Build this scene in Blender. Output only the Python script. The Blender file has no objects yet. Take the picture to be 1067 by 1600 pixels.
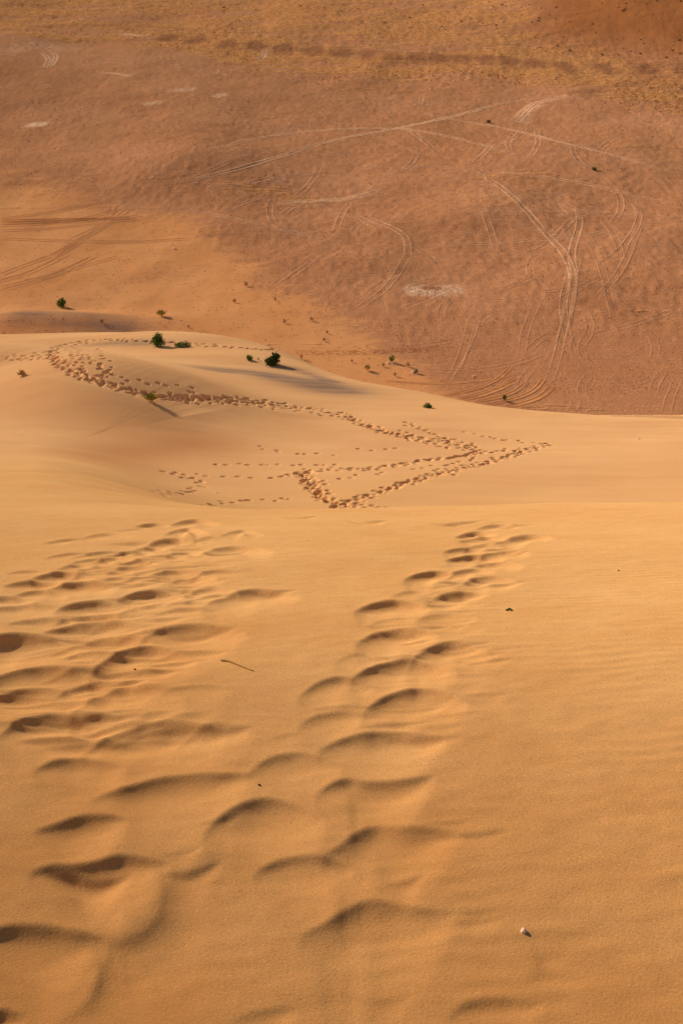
import bpy, math, random
import numpy as np

random.seed(7)
RNG = np.random.default_rng(11)
R = math.radians
C = bpy.context.scene.collection

# ------------------------------------------------------------------ camera, sky, sun, exposure
FPX, PITCH = 2200.0, R(26.0)                 # focal length in pixels of a 1600 px high frame
cam_d = bpy.data.cameras.new('camera')
cam = bpy.data.objects.new('camera', cam_d)
C.objects.link(cam)
cam_d.sensor_fit = 'VERTICAL'
cam_d.sensor_height = 36.0
cam_d.lens = FPX / 1600.0 * 36.0
cam_d.clip_start, cam_d.clip_end = 0.05, 20000.0
cam.location = (0, 0, 0)
cam.rotation_euler = (R(90) - PITCH, 0, 0)
bpy.context.scene.camera = cam

SUN_EL, SUN_AZ = R(22.0), R(-46.0)           # azimuth from +Y, negative = to the left
world = bpy.data.worlds.new('World')
bpy.context.scene.world = world
world.use_nodes = True
wn, wl = world.node_tree.nodes, world.node_tree.links
wn.clear()
sky = wn.new('ShaderNodeTexSky')
sky.sky_type = 'NISHITA'
sky.sun_disc = False
sky.sun_elevation = SUN_EL
sky.sun_rotation = SUN_AZ
sky.dust_density = 3.0
bg = wn.new('ShaderNodeBackground')
bg.inputs['Strength'].default_value = 0.05
wo = wn.new('ShaderNodeOutputWorld')
wl.new(sky.outputs[0], bg.inputs[0])
wl.new(bg.outputs[0], wo.inputs[0])

sun_d = bpy.data.lights.new('sun', 'SUN')
sun_d.energy = 5.0
sun_d.angle = R(2.4)
sun_d.color = (1.0, 0.86, 0.68)
sun = bpy.data.objects.new('sun', sun_d)
C.objects.link(sun)
sun.location = (-200, 120, 150)
sun.rotation_euler = (R(90) - SUN_EL, 0, math.pi - SUN_AZ)
vs = bpy.context.scene.view_settings
vs.view_transform = 'Standard'
vs.look = 'None'
vs.exposure = 0.95
vs.gamma = 1.0
vs.use_curve_mapping = False

# ------------------------------------------------------------------ maths helpers
def sstep(a, b, x):
    q = np.clip((x - a) / (b - a), 0, 1)
    return q * q * (3 - 2 * q)

def smax(a, b, k):
    h = np.clip(0.5 + 0.5 * (a - b) / k, 0, 1)
    return b + (a - b) * h + k * h * (1 - h)

def hash2(ix, iy, seed):
    n = (ix.astype(np.int64) * 374761393 + iy.astype(np.int64) * 668265263 + seed * 974711) & 0xffffffff
    n = ((n ^ (n >> 13)) * 1274126177) & 0xffffffff
    n = n ^ (n >> 16)
    return (n & 0xffff) / 65535.0

def vnoise(x, y, seed=0):
    ix, iy = np.floor(x), np.floor(y)
    fx, fy = x - ix, y - iy
    fx = fx * fx * fx * (fx * (fx * 6 - 15) + 10)
    fy = fy * fy * fy * (fy * (fy * 6 - 15) + 10)
    a, b = hash2(ix, iy, seed), hash2(ix + 1, iy, seed)
    c, d = hash2(ix, iy + 1, seed), hash2(ix + 1, iy + 1, seed)
    return (a + (b - a) * fx) * (1 - fy) + (c + (d - c) * fx) * fy

def fbm(x, y, octv=4, seed=0):
    s, a, n = 0.0, 0.5, 0.0
    for k in range(octv):
        s = s + a * (vnoise(x * 2 ** k + 17.3 * k, y * 2 ** k - 9.1 * k, seed + k) - 0.5) * 2
        n += a
        a *= 0.5
    return s / n

def ray(px, py):
    """viewing direction through a pixel of the 1067x1600 photograph, scaled so that its Y is 1"""
    u, v = (px - 533.5) / FPX, -(py - 800.0) / FPX
    d = np.array([u, math.cos(PITCH) + v * math.sin(PITCH), -math.sin(PITCH) + v * math.cos(PITCH)])
    return d / d[1]

# ------------------------------------------------------------------ the lie of the land
EYE = 3.74
_ys = np.linspace(-40, 400, 8801)
def drop_table(knots):
    k = np.array(knots, float)
    s = np.interp(_ys, k[:, 0], k[:, 1])
    d = np.cumsum(s) * (_ys[1] - _ys[0])
    return d - np.interp(0.0, _ys, d)
_near = [(-40, -.25), (-8, -.10), (0, -.03), (2.2, -.02), (4.2, .07), (6.6, .275), (9.4, .385)]
DROP_R = drop_table(_near + [(14.2, .41), (15.6, .43), (16.8, .49), (18, .507), (40, .507), (60, .52)])
DROP_L = drop_table(_near + [(14.2, .41), (17, .42), (25, .43), (40, .44), (60, .46)])

CREST_X = np.array([-700, 0, 150, 300, 425, 533, 600, 800, 1067, 1500.])
CREST_Y = np.array([131, 128, 126, 120, 111, 99, 96, 87, 83.5, 81.])
CREST_PY = np.array([560, 548, 537, 550, 570, 603, 615, 648, 662, 668.])
CREST_T = np.array([ray(a, b)[0] for a, b in zip(CREST_X, CREST_PY)])
LEE = np.array([.42, .42, .42, .43, .46, .52, .56, .6, .6, .6])
def smooth_table(v, x=CREST_T):
    g = np.linspace(x[0], x[-1], 801)
    k = np.hanning(91); k /= k.sum()
    return g, np.convolve(np.pad(np.interp(g, x, v), 45, mode='edge'), k, 'valid')
_cg, _cy = smooth_table(CREST_Y)
_, _cl = smooth_table(LEE)

def land(X, Y):
    X, Y = np.asarray(X, float), np.asarray(Y, float)
    Yp = np.maximum(Y, 0)
    t = X / (Yp + 2.0)
    # near dune
    wl_ = 1 - sstep(-.23, -.04, t)
    f = -(EYE + np.interp(Y, _ys, DROP_R) * (1 - wl_) + np.interp(Y, _ys, DROP_L) * wl_)
    f = f + 0.13 * sstep(0.02, .30, t) * sstep(5, 16, Y)
    f = f + 0.035 * fbm(X / 2.2, Y / 2.2, 2, 3) * sstep(2, 7, Y) + 0.10 * fbm(X / 7, Y / 7, 2, 5) * sstep(5, 12, Y)
    # second dune
    tt = X / np.maximum(Y, 20.0)
    yc = np.interp(tt, _cg, _cy)
    lee = np.interp(tt, _cg, _cl)
    soft = np.interp(tt, [-.2, 0, .2], [14, 11, 7.0])
    q = Y - yc
    over = np.where(q <= 0, 0, np.where(q < soft, q * q / (2 * soft), q - soft / 2))
    m = -29.26 - 0.22 * (Y - 60) - (lee - 0.22) * over
    m = m + 2.3 * (1 - sstep(-.27, -.03, tt)) * (1 - sstep(45, 100, Y))
    # hump on its left end: a ridge with a steeper lee towards the right and the camera
    for (cx, cy, sx, sy, am, rot) in ((-26, 97, 15, 9, 3.5, -28), (-16, 85, 8, 6, 2.9, -42)):
        c_, s_ = math.cos(R(rot)), math.sin(R(rot))
        a = (X - cx) * c_ + (Y - cy) * s_
        b = -(X - cx) * s_ + (Y - cy) * c_
        bb = b / np.where(b < 0, sy * 0.9, sy * 1.5)
        m = m + am * np.exp(-(a / sx) ** 2 - bb ** 2)
    m = m - 0.5 * np.exp(-((X + 13) / 10) ** 2 - ((Y - 66) / 7) ** 2)
    # low dune with the bushes, its lee falling to the right
    for (cx, cy, sx, sy, am, rot) in ((-12, 121, 16, 9, 1.5, -12), (-7.0, 109, 9, 3.2, 0.55, -24)):
        c_, s_ = math.cos(R(rot)), math.sin(R(rot))
        a = (X - cx) * c_ + (Y - cy) * s_
        b = -(X - cx) * s_ + (Y - cy) * c_
        bb = b / np.where(b < 0, sy * 0.75, sy * 1.5)
        m = m + am * np.exp(-(a / sx) ** 2 - bb ** 2)
    m = m + 0.22 * fbm(X / 14, Y / 9, 3, 21)
    # gravel plain far below
    far = sstep(230, 330, Y)
    p = -95 + far * (2.6 * fbm(X / 75 + 3, Y / 110, 3, 31) + 0.55 * fbm(X / 15, Y / 26, 3, 33))
    for (cx, cy, sx, sy, am) in ((-45, 430, 28, 34, 3.2), (-28, 365, 22, 16, 1.6), (38, 372, 20, 18, 2.2), (60, 420, 30, 30, 1.5), (0, 330, 24, 10, .8), (-58, 287, 20, 7, 2.2),
                                 (190, 860, 90, 170, 16), (-190, 640, 60, 90, 5)):
        p = p + am * np.exp(-((X - cx) / sx) ** 2 - ((Y - cy) / sy) ** 2)
    p = p + 0.5 * fbm(X / 30, Y / 60, 3, 35) * sstep(500, 700, Y)
    p = p + 60 * sstep(1500, 5200, Y)
    z = smax(f, m, .9 + 3.0 * wl_)
    z = smax(z, p, 7.0)
    # the near dune must not come back below the plain far out
    return z

_cand = np.geomspace(2.4, 1700, 420)
def ground_many(P):
    """the points of the land seen at pixels of the photograph"""
    P = np.asarray(P, float).reshape(-1, 2)
    D = np.array([ray(a, b) for a, b in P])
    n = len(P)
    c = np.repeat(_cand[None, :], n, 0)
    rows = np.arange(n)
    for k in range(3):
        df = D[:, 2:3] * c - land(D[:, 0:1] * c, c)
        hit = df <= 0
        i = np.where(hit.any(1), hit.argmax(1), c.shape[1] - 1)
        i = np.maximum(i, 1)
        c0, c1 = c[rows, i - 1], c[rows, i]
        d0, d1 = df[rows, i - 1], df[rows, i]
        Y = c0 + (c1 - c0) * np.clip(d0 / (d0 - d1 + 1e-12), 0, 1)
        c = c0[:, None] + (c1 - c0)[:, None] * np.linspace(0, 1, 12)[None, :]
    X = D[:, 0] * Y
    return np.stack([X, Y, land(X, Y)], 1)

def ground_at(px, py):
    return ground_many([(px, py)])[0]

def catmull(P, n):
    P = np.asarray(P, float)
    if len(P) == 2:
        s = np.linspace(0, 1, n)[:, None]
        return P[0] * (1 - s) + P[1] * s
    Q = np.vstack([2 * P[0] - P[1], P, 2 * P[-1] - P[-2]])
    out = []
    for g in np.linspace(0, len(P) - 1 - 1e-6, n):
        i = int(g)
        u = g - i
        a, b, c, d = Q[i], Q[i + 1], Q[i + 2], Q[i + 3]
        out.append(0.5 * (2 * b + (c - a) * u + (2 * a - 5 * b + 4 * c - d) * u * u + (3 * b - a - 3 * c + d) * u ** 3))
    return np.array(out)

def drape(pts, n):
    """pixel polyline -> smooth polyline on the land"""
    return ground_many(catmull(pts, n))[:, :2]

# ------------------------------------------------------------------ sheets of ground
def fan(Y):
    return 0.5 * (Y + np.sqrt(Y * Y + 144.0)) + 2.0

class Sheet:
    def __init__(self, ys, ts):
        self.ys, self.ts = ys, ts
        self.Y = np.repeat(ys[:, None], len(ts), 1)
        self.X = ts[None, :] * fan(self.Y)
        self.Z = land(self.X, self.Y)
        self.D = np.zeros_like(self.Z)
        self.mask = {}
    def settle(self, n):
        d = self.D
        for _ in range(n):
            d[1:-1] = (d[:-2] + 2 * d[1:-1] + d[2:]) / 4
            d[:, 1:-1] = (d[:, :-2] + 2 * d[:, 1:-1] + d[:, 2:]) / 4
        self.Z += d
    def window(self, x0, x1, y0, y1):
        r0, r1 = np.searchsorted(self.ys, [y0, y1])
        if r1 <= r0:
            return None
        w = fan(self.ys[r0:r1])
        lo = min((x0 / w).min(), (x0 / w).max())
        hi = max((x1 / w).min(), (x1 / w).max())
        c0, c1 = np.searchsorted(self.ts, [lo, hi])
        if c1 <= c0:
            return None
        return (slice(r0, r1), slice(c0, c1))
    def build(self, name, mat):
        nr, nc = self.X.shape
        me = bpy.data.meshes.new(name)
        co = np.stack([self.X, self.Y, self.Z], -1).reshape(-1, 3).astype(np.float32)
        me.vertices.add(nr * nc)
        me.vertices.foreach_set('co', co.ravel())
        idx = np.arange(nr * nc).reshape(nr, nc)
        q = np.stack([idx[:-1, :-1], idx[:-1, 1:], idx[1:, 1:], idx[1:, :-1]], -1).reshape(-1, 4)
        me.loops.add(q.size)
        me.loops.foreach_set('vertex_index', q.ravel().astype(np.int32))
        me.polygons.add(len(q))
        me.polygons.foreach_set('loop_start', np.arange(0, q.size, 4, dtype=np.int32))
        me.polygons.foreach_set('use_smooth', np.ones(len(q), bool))
        for k, v in self.mask.items():
            at = me.attributes.new(k, 'FLOAT', 'POINT')
            at.data.foreach_set('value', v.ravel().astype(np.float32))
        me.update(calc_edges=True)
        me.materials.append(mat)
        o = bpy.data.objects.new(name, me)
        C.objects.link(o)
        o['kind'] = 'structure'
        return o

def tcols(n, inner, outer, nout):
    a = np.linspace(-inner, inner, n)
    g = inner + (outer - inner) * np.linspace(0, 1, nout + 1)[1:] ** 2
    return np.concatenate([-g[::-1], a, g])

# ------------------------------------------------------------------ materials
def mat_new(name):
    m = bpy.data.materials.new(name)
    m.use_nodes = True
    nt = m.node_tree
    b = nt.nodes['Principled BSDF']
    b.inputs['Roughness'].default_value = 0.95
    b.inputs['Specular IOR Level'].default_value = 0.0
    b.inputs['Diffuse Roughness'].default_value = 0.6
    return m, nt, b

class G:
    """tiny node-graph helper"""
    def __init__(self, nt):
        self.nt = nt
        self.co = nt.nodes.new('ShaderNodeNewGeometry').outputs['Position']
    def n(self, typ, **kw):
        x = self.nt.nodes.new(typ)
        for k, v in kw.items():
            setattr(x, k, v)
        return x
    def link(self, a, b):
        self.nt.links.new(a, b)
    def map(self, scale=(1, 1, 1), rot=(0, 0, 0), loc=(0, 0, 0), src=None):
        m = self.n('ShaderNodeMapping')
        self.link(src or self.co, m.inputs[0])
        m.inputs['Scale'].default_value = scale
        m.inputs['Rotation'].default_value = rot
        m.inputs['Location'].default_value = loc
        return m.outputs[0]
    def noise(self, scale, detail=3, rough=.55, vec=None, dist=0.0):
        x = self.n('ShaderNodeTexNoise')
        self.link(vec or self.co, x.inputs['Vector'])
        x.inputs['Scale'].default_value = scale
        x.inputs['Detail'].default_value = detail
        x.inputs['Roughness'].default_value = rough
        x.inputs['Distortion'].default_value = dist
        return x.outputs[0]
    def rng(self, v, a, b, c=0.0, d=1.0, smooth=False):
        x = self.n('ShaderNodeMapRange')
        if smooth:
            x.interpolation_type = 'SMOOTHSTEP'
        self.link(v, x.inputs[0])
        for i, val in enumerate((a, b, c, d)):
            x.inputs[i + 1].default_value = val
        return x.outputs[0]
    def math(self, op, a, b=None):
        x = self.n('ShaderNodeMath', operation=op)
        for i, v in enumerate((a, b)):
            if v is None:
                continue
            if isinstance(v, (int, float)):
                x.inputs[i].default_value = v
            else:
                self.link(v, x.inputs[i])
        return x.outputs[0]
    def mix(self, f, a, b, typ='MIX'):
        x = self.n('ShaderNodeMix', data_type='RGBA', blend_type=typ)
        for s, v in ((x.inputs[0], f), (x.inputs[6], a), (x.inputs[7], b)):
            if isinstance(v, (int, float)):
                s.default_value = v
            elif isinstance(v, tuple):
                s.default_value = (*v, 1)
            else:
                self.link(v, s)
        return x.outputs[2]
    def attr(self, name):
        return self.n('ShaderNodeAttribute', attribute_name=name).outputs['Fac']
    def bump(self, h, strength, dist, normal=None):
        x = self.n('ShaderNodeBump')
        self.link(h, x.inputs['Height'])
        x.inputs['Strength'].default_value = strength
        x.inputs['Distance'].default_value = dist
        if normal is not None:
            self.link(normal, x.inputs['Normal'])
        return x.outputs[0]

SAND = (.572, .316, .124)
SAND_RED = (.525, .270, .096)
SAND_PALE = (.615, .36, .152)

def near_sand():
    m, nt, b = mat_new('near_sand')
    g = G(nt)
    big = g.noise(0.45, 3)
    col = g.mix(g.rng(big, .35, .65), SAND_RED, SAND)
    col = g.mix(g.rng(g.noise(2.3, 3), .45, .75, 0, .35), col, SAND_PALE)
    # grains: pale and dark specks of single coarse grains
    gr = g.noise(130, 2, .7)
    col = g.mix(g.rng(gr, .54, .72, 0, .6), col, (.90, .56, .26))
    gr2 = g.noise(95, 2, .7, vec=g.map(loc=(5, 3, 1)))
    col = g.mix(g.rng(gr2, .54, .72, 0, .6), col, (.26, .10, .028))
    col = g.mix(g.math('MULTIPLY', g.attr('near_shade'), .8), col, (.40, .165, .045))  # painted shading of the foreground sand
    g.link(col, b.inputs['Base Color'])
    # faint wind ripples, only in patches, and the grain itself
    wv = g.n('ShaderNodeTexWave', wave_type='BANDS', bands_direction='Y')
    g.link(g.map(rot=(0, 0, R(-9))), wv.inputs['Vector'])
    wv.inputs['Scale'].default_value = 2.6
    wv.inputs['Distortion'].default_value = 5.0
    wv.inputs['Detail'].default_value = 2.0
    wv.inputs['Detail Scale'].default_value = 0.9
    rip = g.math('MULTIPLY', wv.outputs['Fac'], g.math('MULTIPLY', g.attr('ripple'), g.rng(g.noise(.8, 2), .42, .66)))
    n1 = g.bump(rip, .25, .007)
    n2 = g.bump(g.noise(75, 3, .7), .35, .006, n1)
    g.link(n2, b.inputs['Normal'])
    return m

def mid_sand():
    m, nt, b = mat_new('dune_sand')
    g = G(nt)
    col = g.mix(g.rng(g.noise(0.12, 3), .35, .65), (.605, .325, .143), (.65, .365, .165))
    lines = g.noise(1.0, 4, .6, vec=g.map(scale=(.09, .9, .5), rot=(0, 0, R(7))))
    col = g.mix(g.rng(lines, .5, .75, 0, .25), col, (.46, .19, .06))
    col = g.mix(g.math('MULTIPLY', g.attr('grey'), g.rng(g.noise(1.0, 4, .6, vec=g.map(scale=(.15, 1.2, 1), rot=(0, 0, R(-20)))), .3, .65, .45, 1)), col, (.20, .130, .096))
    col = g.mix(g.attr('red'), col, (.42, .165, .062))
    col = g.mix(g.attr('fresh'), col, SAND)
    sp = g.noise(9, 3, .7)
    col = g.mix(g.rng(sp, .60, .78, 0, .35), col, (.30, .13, .045))
    g.link(col, b.inputs['Base Color'])
    n1 = g.bump(lines, .5, .05)
    n2 = g.bump(g.noise(11, 3, .65), .35, .02, n1)
    g.link(n2, b.inputs['Normal'])
    return m

def plain_mat():
    m, nt, b = mat_new('plain_ground')
    g = G(nt)
    brown = g.mix(g.rng(g.noise(.02, 4, .6), .35, .65), (.46, .202, .090), (.52, .240, .115))
    brown = g.mix(g.rng(g.noise(.16, 5, .65), .42, .68, 0, .38), brown, (.39, .162, .068))
    # fine brushed streaks left by wheels and wind
    s1 = g.noise(1.0, 3, .6, vec=g.map(scale=(.16, 1.7, 1), rot=(0, 0, R(-52))))
    s2 = g.noise(1.0, 3, .6, vec=g.map(scale=(1.3, .12, 1), rot=(0, 0, R(-20))))
    brown = g.mix(g.rng(s1, .5, .72, 0, .34), brown, (.60, .30, .155))
    brown = g.mix(g.rng(s2, .54, .74, 0, .34), brown, (.60, .295, .15))
    sandc = g.mix(g.rng(g.noise(.05, 4), .35, .65), (.60, .265, .098), (.66, .310, .125))
    edge = g.rng(g.noise(.12, 6, .75, vec=g.map(scale=(.5, 1, 1), rot=(0, 0, R(-40)))), .3, .7, -.42, .42)
    sm = g.math('MINIMUM', 1.0, g.rng(g.math('ADD', g.attr('sand'), edge), .2, .85, 0, 1, True))
    col = g.mix(sm, brown, sandc)
    gm = g.rng(g.math('ADD', g.attr('grass'), g.rng(g.noise(.05, 6, .72, vec=g.map(scale=(.35, 1, 1))), .32, .68, -.75, .6)), .3, .75, 0, 1, True)
    col = g.mix(gm, col, g.mix(g.rng(g.noise(.55, 4, .75), .42, .62), (.46, .195, .070), (.665, .320, .118)))
    col = g.mix(g.attr('red'), col, (.325, .112, .030))
    pm = g.rng(g.math('ADD', g.attr('pale'), g.rng(g.noise(.45, 5, .75), .3, .7, -.35, .35)), .3, .8, 0, .9)
    col = g.mix(pm, col, (.76, .48, .30))
    dm = g.rng(g.math('ADD', g.attr('dark'), g.rng(g.noise(.12, 5, .7, vec=g.map(scale=(.35, 1, 1))), .3, .7, -.3, .3)), .35, .95, 0, .75)
    col = g.mix(dm, col, (.285, .118, .056))
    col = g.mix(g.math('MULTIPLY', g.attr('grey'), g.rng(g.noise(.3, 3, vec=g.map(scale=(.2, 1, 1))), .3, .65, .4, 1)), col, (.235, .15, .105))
    # gravel specks, finer near by and coarser where only clusters can be told apart
    col = g.mix(g.rng(g.noise(.62, 3, .8, vec=g.map(scale=(1, .55, 1))), .56, .72, 0, .42), col, (.27, .115, .055))
    col = g.mix(g.rng(g.noise(.7, 3, .8, vec=g.map(scale=(1, .55, 1), loc=(7, 2, 0))), .58, .74, 0, .30), col, (.66, .38, .22))
    col = g.mix(g.rng(g.noise(2.1, 3, .75), .60, .74, 0, .5), col, (.16, .070, .038))
    col = g.mix(g.rng(g.noise(1.6, 3, .75, vec=g.map(loc=(9, 4, 2))), .63, .76, 0, .45), col, (.60, .36, .21))
    g.link(col, b.inputs['Base Color'])
    rough = g.math('SUBTRACT', 1.0, g.math('MULTIPLY', sm, .75))
    h = g.math('ADD', g.math('MULTIPLY', g.noise(1.9, 4, .8), rough), g.math('MULTIPLY', s1, .30))
    n1 = g.bump(h, .9, .32)
    h2 = g.math('MULTIPLY', g.noise(.55, 4, .7, vec=g.map(loc=(3, 1, 2))), gm)
    n2 = g.bump(h2, .9, .9, n1)
    g.link(n2, b.inputs['Normal'])
    return m

M_NEAR, M_MID, M_PLAIN = near_sand(), mid_sand(), plain_mat()

# ------------------------------------------------------------------ near dune with its wind-softened footprints
ysN = np.concatenate([np.linspace(-14, 2.6, 34), np.arange(2.8, 7.2, .0135), np.arange(7.2, 11, .021), np.arange(11, 18.5, .042), np.arange(18.6, 42, .3)])
near = Sheet(ysN, tcols(760, .30, 1.5, 26))

def stroke(sheet, pts, depth=1.0, wide=1.0, lip=.2, side=1, p=1.1, size=None):
    """a hollow that starts sharply along a line and shoals towards the viewer (or the other side)"""
    W = drape(pts, 18)
    seg = np.linalg.norm(np.diff(W, axis=0), axis=1)
    s = np.concatenate([[0], np.cumsum(seg)])
    L = s[-1]
    scale = min(L, .95)
    q0, D = .27 * scale * wide, .10 * scale * depth
    D *= .40 + .34 * float(sstep(4.5, 12, W[:, 1].mean()))
    if size:
        q0, D = size
    pad = q0 * 5.6
    win = sheet.window(W[:, 0].min() - pad, W[:, 0].max() + pad, W[:, 1].min() - pad, W[:, 1].max() + pad)
    if win is None:
        return
    X, Y = sheet.X[win], sheet.Y[win]
    best = np.full(X.shape, 1e9)
    sg = np.zeros(X.shape)
    ss = np.zeros(X.shape)
    for i in range(len(W) - 1):
        a, b = W[i], W[i + 1]
        d = b - a
        l2 = max(d @ d, 1e-9)
        u = np.clip(((X - a[0]) * d[0] + (Y - a[1]) * d[1]) / l2, 0, 1)
        ex, ey = X - a[0] - u * d[0], Y - a[1] - u * d[1]
        r = ex * ex + ey * ey
        k = r < best
        best = np.where(k, r, best)
        cr = d[0] * ey - d[1] * ex
        sg = np.where(k, np.where(cr < 0, 1.0, -1.0), sg)
        ss = np.where(k, (s[i] + u * seg[i]) / L, ss)
    dist = np.sqrt(best) * sg * side
    tp = np.clip(np.sin(np.pi * np.clip(ss, 0, 1)), 0, 1) ** p
    qq = np.maximum(q0 * (.35 + .65 * tp), 1e-4)
    ins = np.maximum(dist, 0) / qq
    out = np.maximum(-dist, 0) / (qq * .8)
    h = -ins * np.exp(1 - ins) * (1 - sstep(3, 5.4, ins)) + lip * out * np.exp(1 - out) * (1 - sstep(3, 5.4, out))
    sheet.D[win] += tp * D * h

def hollow(sheet, pts, depth=1.0, wide=1.0, lip=.24, p=1.35, flatten=1.0):
    """a trodden hollow: a sharp rim along a line, a steep wall under it and a floor that shoals towards the walker"""
    cy = sum(q[1] for q in pts) / len(pts)
    W = drape([(a, cy + (b - cy) * flatten) for a, b in pts], 26)
    mid_p = W.mean(0)
    e2 = -mid_p / np.linalg.norm(mid_p)          # uphill, towards the walker
    e1 = np.array([-e2[1], e2[0]])
    if (W[-1] - W[0]) @ e1 < 0:
        e1 = -e1
    u, v = (W - mid_p) @ e1, (W - mid_p) @ e2
    o = np.argsort(u)
    u, v = u[o], v[o]
    L = u[-1] - u[0]
    scale = min(max(L, .08), .8)
    q0, D = .28 * scale * wide, .145 * scale * depth
    D *= .43 + .28 * float(sstep(4.5, 12, W[:, 1].mean()))
    pad = q0 * 5.6
    win = sheet.window(W[:, 0].min() - pad, W[:, 0].max() + pad, W[:, 1].min() - pad, W[:, 1].max() + pad)
    if win is None:
        return
    X, Y = sheet.X[win] - mid_p[0], sheet.Y[win] - mid_p[1]
    U, V = X * e1[0] + Y * e1[1], X * e2[0] + Y * e2[1]
    dv = np.gradient(v, u + np.arange(len(u)) * 1e-9)
    bend = 1 / np.sqrt(1 + np.minimum(np.interp(U, u, dv) ** 2, 9))
    ss = np.clip((U - u[0]) / L, 0, 1)
    sn = np.clip(np.sin(np.pi * ss), 0, 1)
    tp = sn ** .85
    qq = np.maximum(q0 * (.22 + .78 * sn ** 1.5), 1e-4)
    dist = (V - np.interp(U, u, v)) * bend
    ins, out = np.maximum(dist, 0) / qq, np.maximum(-dist, 0) / (qq * .8)
    fi, fo = 1 - sstep(3, 5.4, ins), 1 - sstep(3, 5.4, out)
    h = np.where(dist > 0, (lip * np.exp(-3 * ins) - ins ** 1.15 * np.exp(1.15 - 1.15 * ins)) * fi, lip * np.exp(-1.1 * out) * fo)
    sheet.D[win] += tp * D * h

def A(cx, cy, w, arch=.10, tilt=0.0):
    """arched rim line of one footprint, in pixels"""
    r = []
    for u in (-1, -.55, 0, .5, 1):
        r.append((cx + u * w / 2, cy + arch * w * (u * u) * (1.25 if u < 0 else .8) - tilt * u * w / 2))
    return r

prints = [  # (rim x, rim y, width, depth) as seen
    # right-hand trail, far to near
    (778, 819, 50, .8), (743, 831, 48, 1.2), (756, 838, 60, .7), (818, 837, 66, .9), (755, 850, 50, .6), (723, 856, 44, 1), (785, 860, 62, .8),
    (735, 867, 55, 1.3), (778, 877, 58, .9), (675, 893, 64, 1.3), (733, 889, 56, .9), (760, 900, 70, .9), (650, 922, 56, .6), (715, 925, 72, 1),
    (613, 939, 86, 1.3), (698, 958, 70, .6), (615, 964, 56, .5), (620, 982, 92, 1.2), (718, 975, 56, .5), (700, 1003, 92, .9), (563, 1020, 60, .5),
    (630, 1029, 120, 1.2), (525, 1058, 84, .9), (648, 1074, 118, 1.2), (527, 1110, 86, .8), (597, 1141, 142, 1.1), (458, 1177, 104, .9),
    (412, 1248, 136, 1.25), (474, 1335, 112, 1.25),
    # left-hand trail, far to near
    (240, 818, 40, 1.2), (305, 812, 56, .8), (292, 826, 52, .8), (378, 828, 50, .6), (270, 841, 62, 1.1), (238, 853, 40, 1), (292, 860, 48, .9),
    (368, 854, 84, .7), (218, 862, 38, .7), (330, 838, 46, .6), (215, 874, 44, .8), (178, 869, 52, .9), (205, 884, 56, .9), (278, 889, 60, 1.2), (122, 881, 46, .8),
    (98, 893, 72, 1.2), (240, 889, 44, .7), (300, 897, 58, .8), (52, 907, 66, 1.1), (130, 908, 78, 1.3), (190, 901, 44, .8), (65, 921, 62, 1), (235, 923, 74, 1.4),
    (330, 917, 62, .8), (392, 922, 110, .9), (8, 932, 66, 1.3), (142, 940, 82, 1.3), (35, 943, 90, .9), (232, 945, 70, .5), (70, 964, 84, .9), (145, 969, 112, 1.4),
    (300, 976, 120, 1.2), (180, 987, 82, 1.3), (18, 992, 150, 1.5), (222, 1006, 120, 1.2), (118, 1017, 40, .6), (62, 1040, 170, 1.1), (60, 1063, 118, 1), (128, 1060, 64, .8),
    (198, 1064, 130, .9), (78, 1106, 120, 1.25), (150, 1108, 70, .6), (240, 1124, 160, 1.2), (335, 1131, 90, .7), (124, 1179, 104, 1.35),
]
jit = random.Random(3)
for (x, y, w, d) in prints:
    hollow(near, A(x, y, w * 1.38, jit.uniform(.06, .12) * (1.6 if y > 1000 else 1), jit.uniform(-.02, .07)), d * (.94 if y < 1120 else .88), wide=jit.uniform(.9, 1.15))
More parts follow.
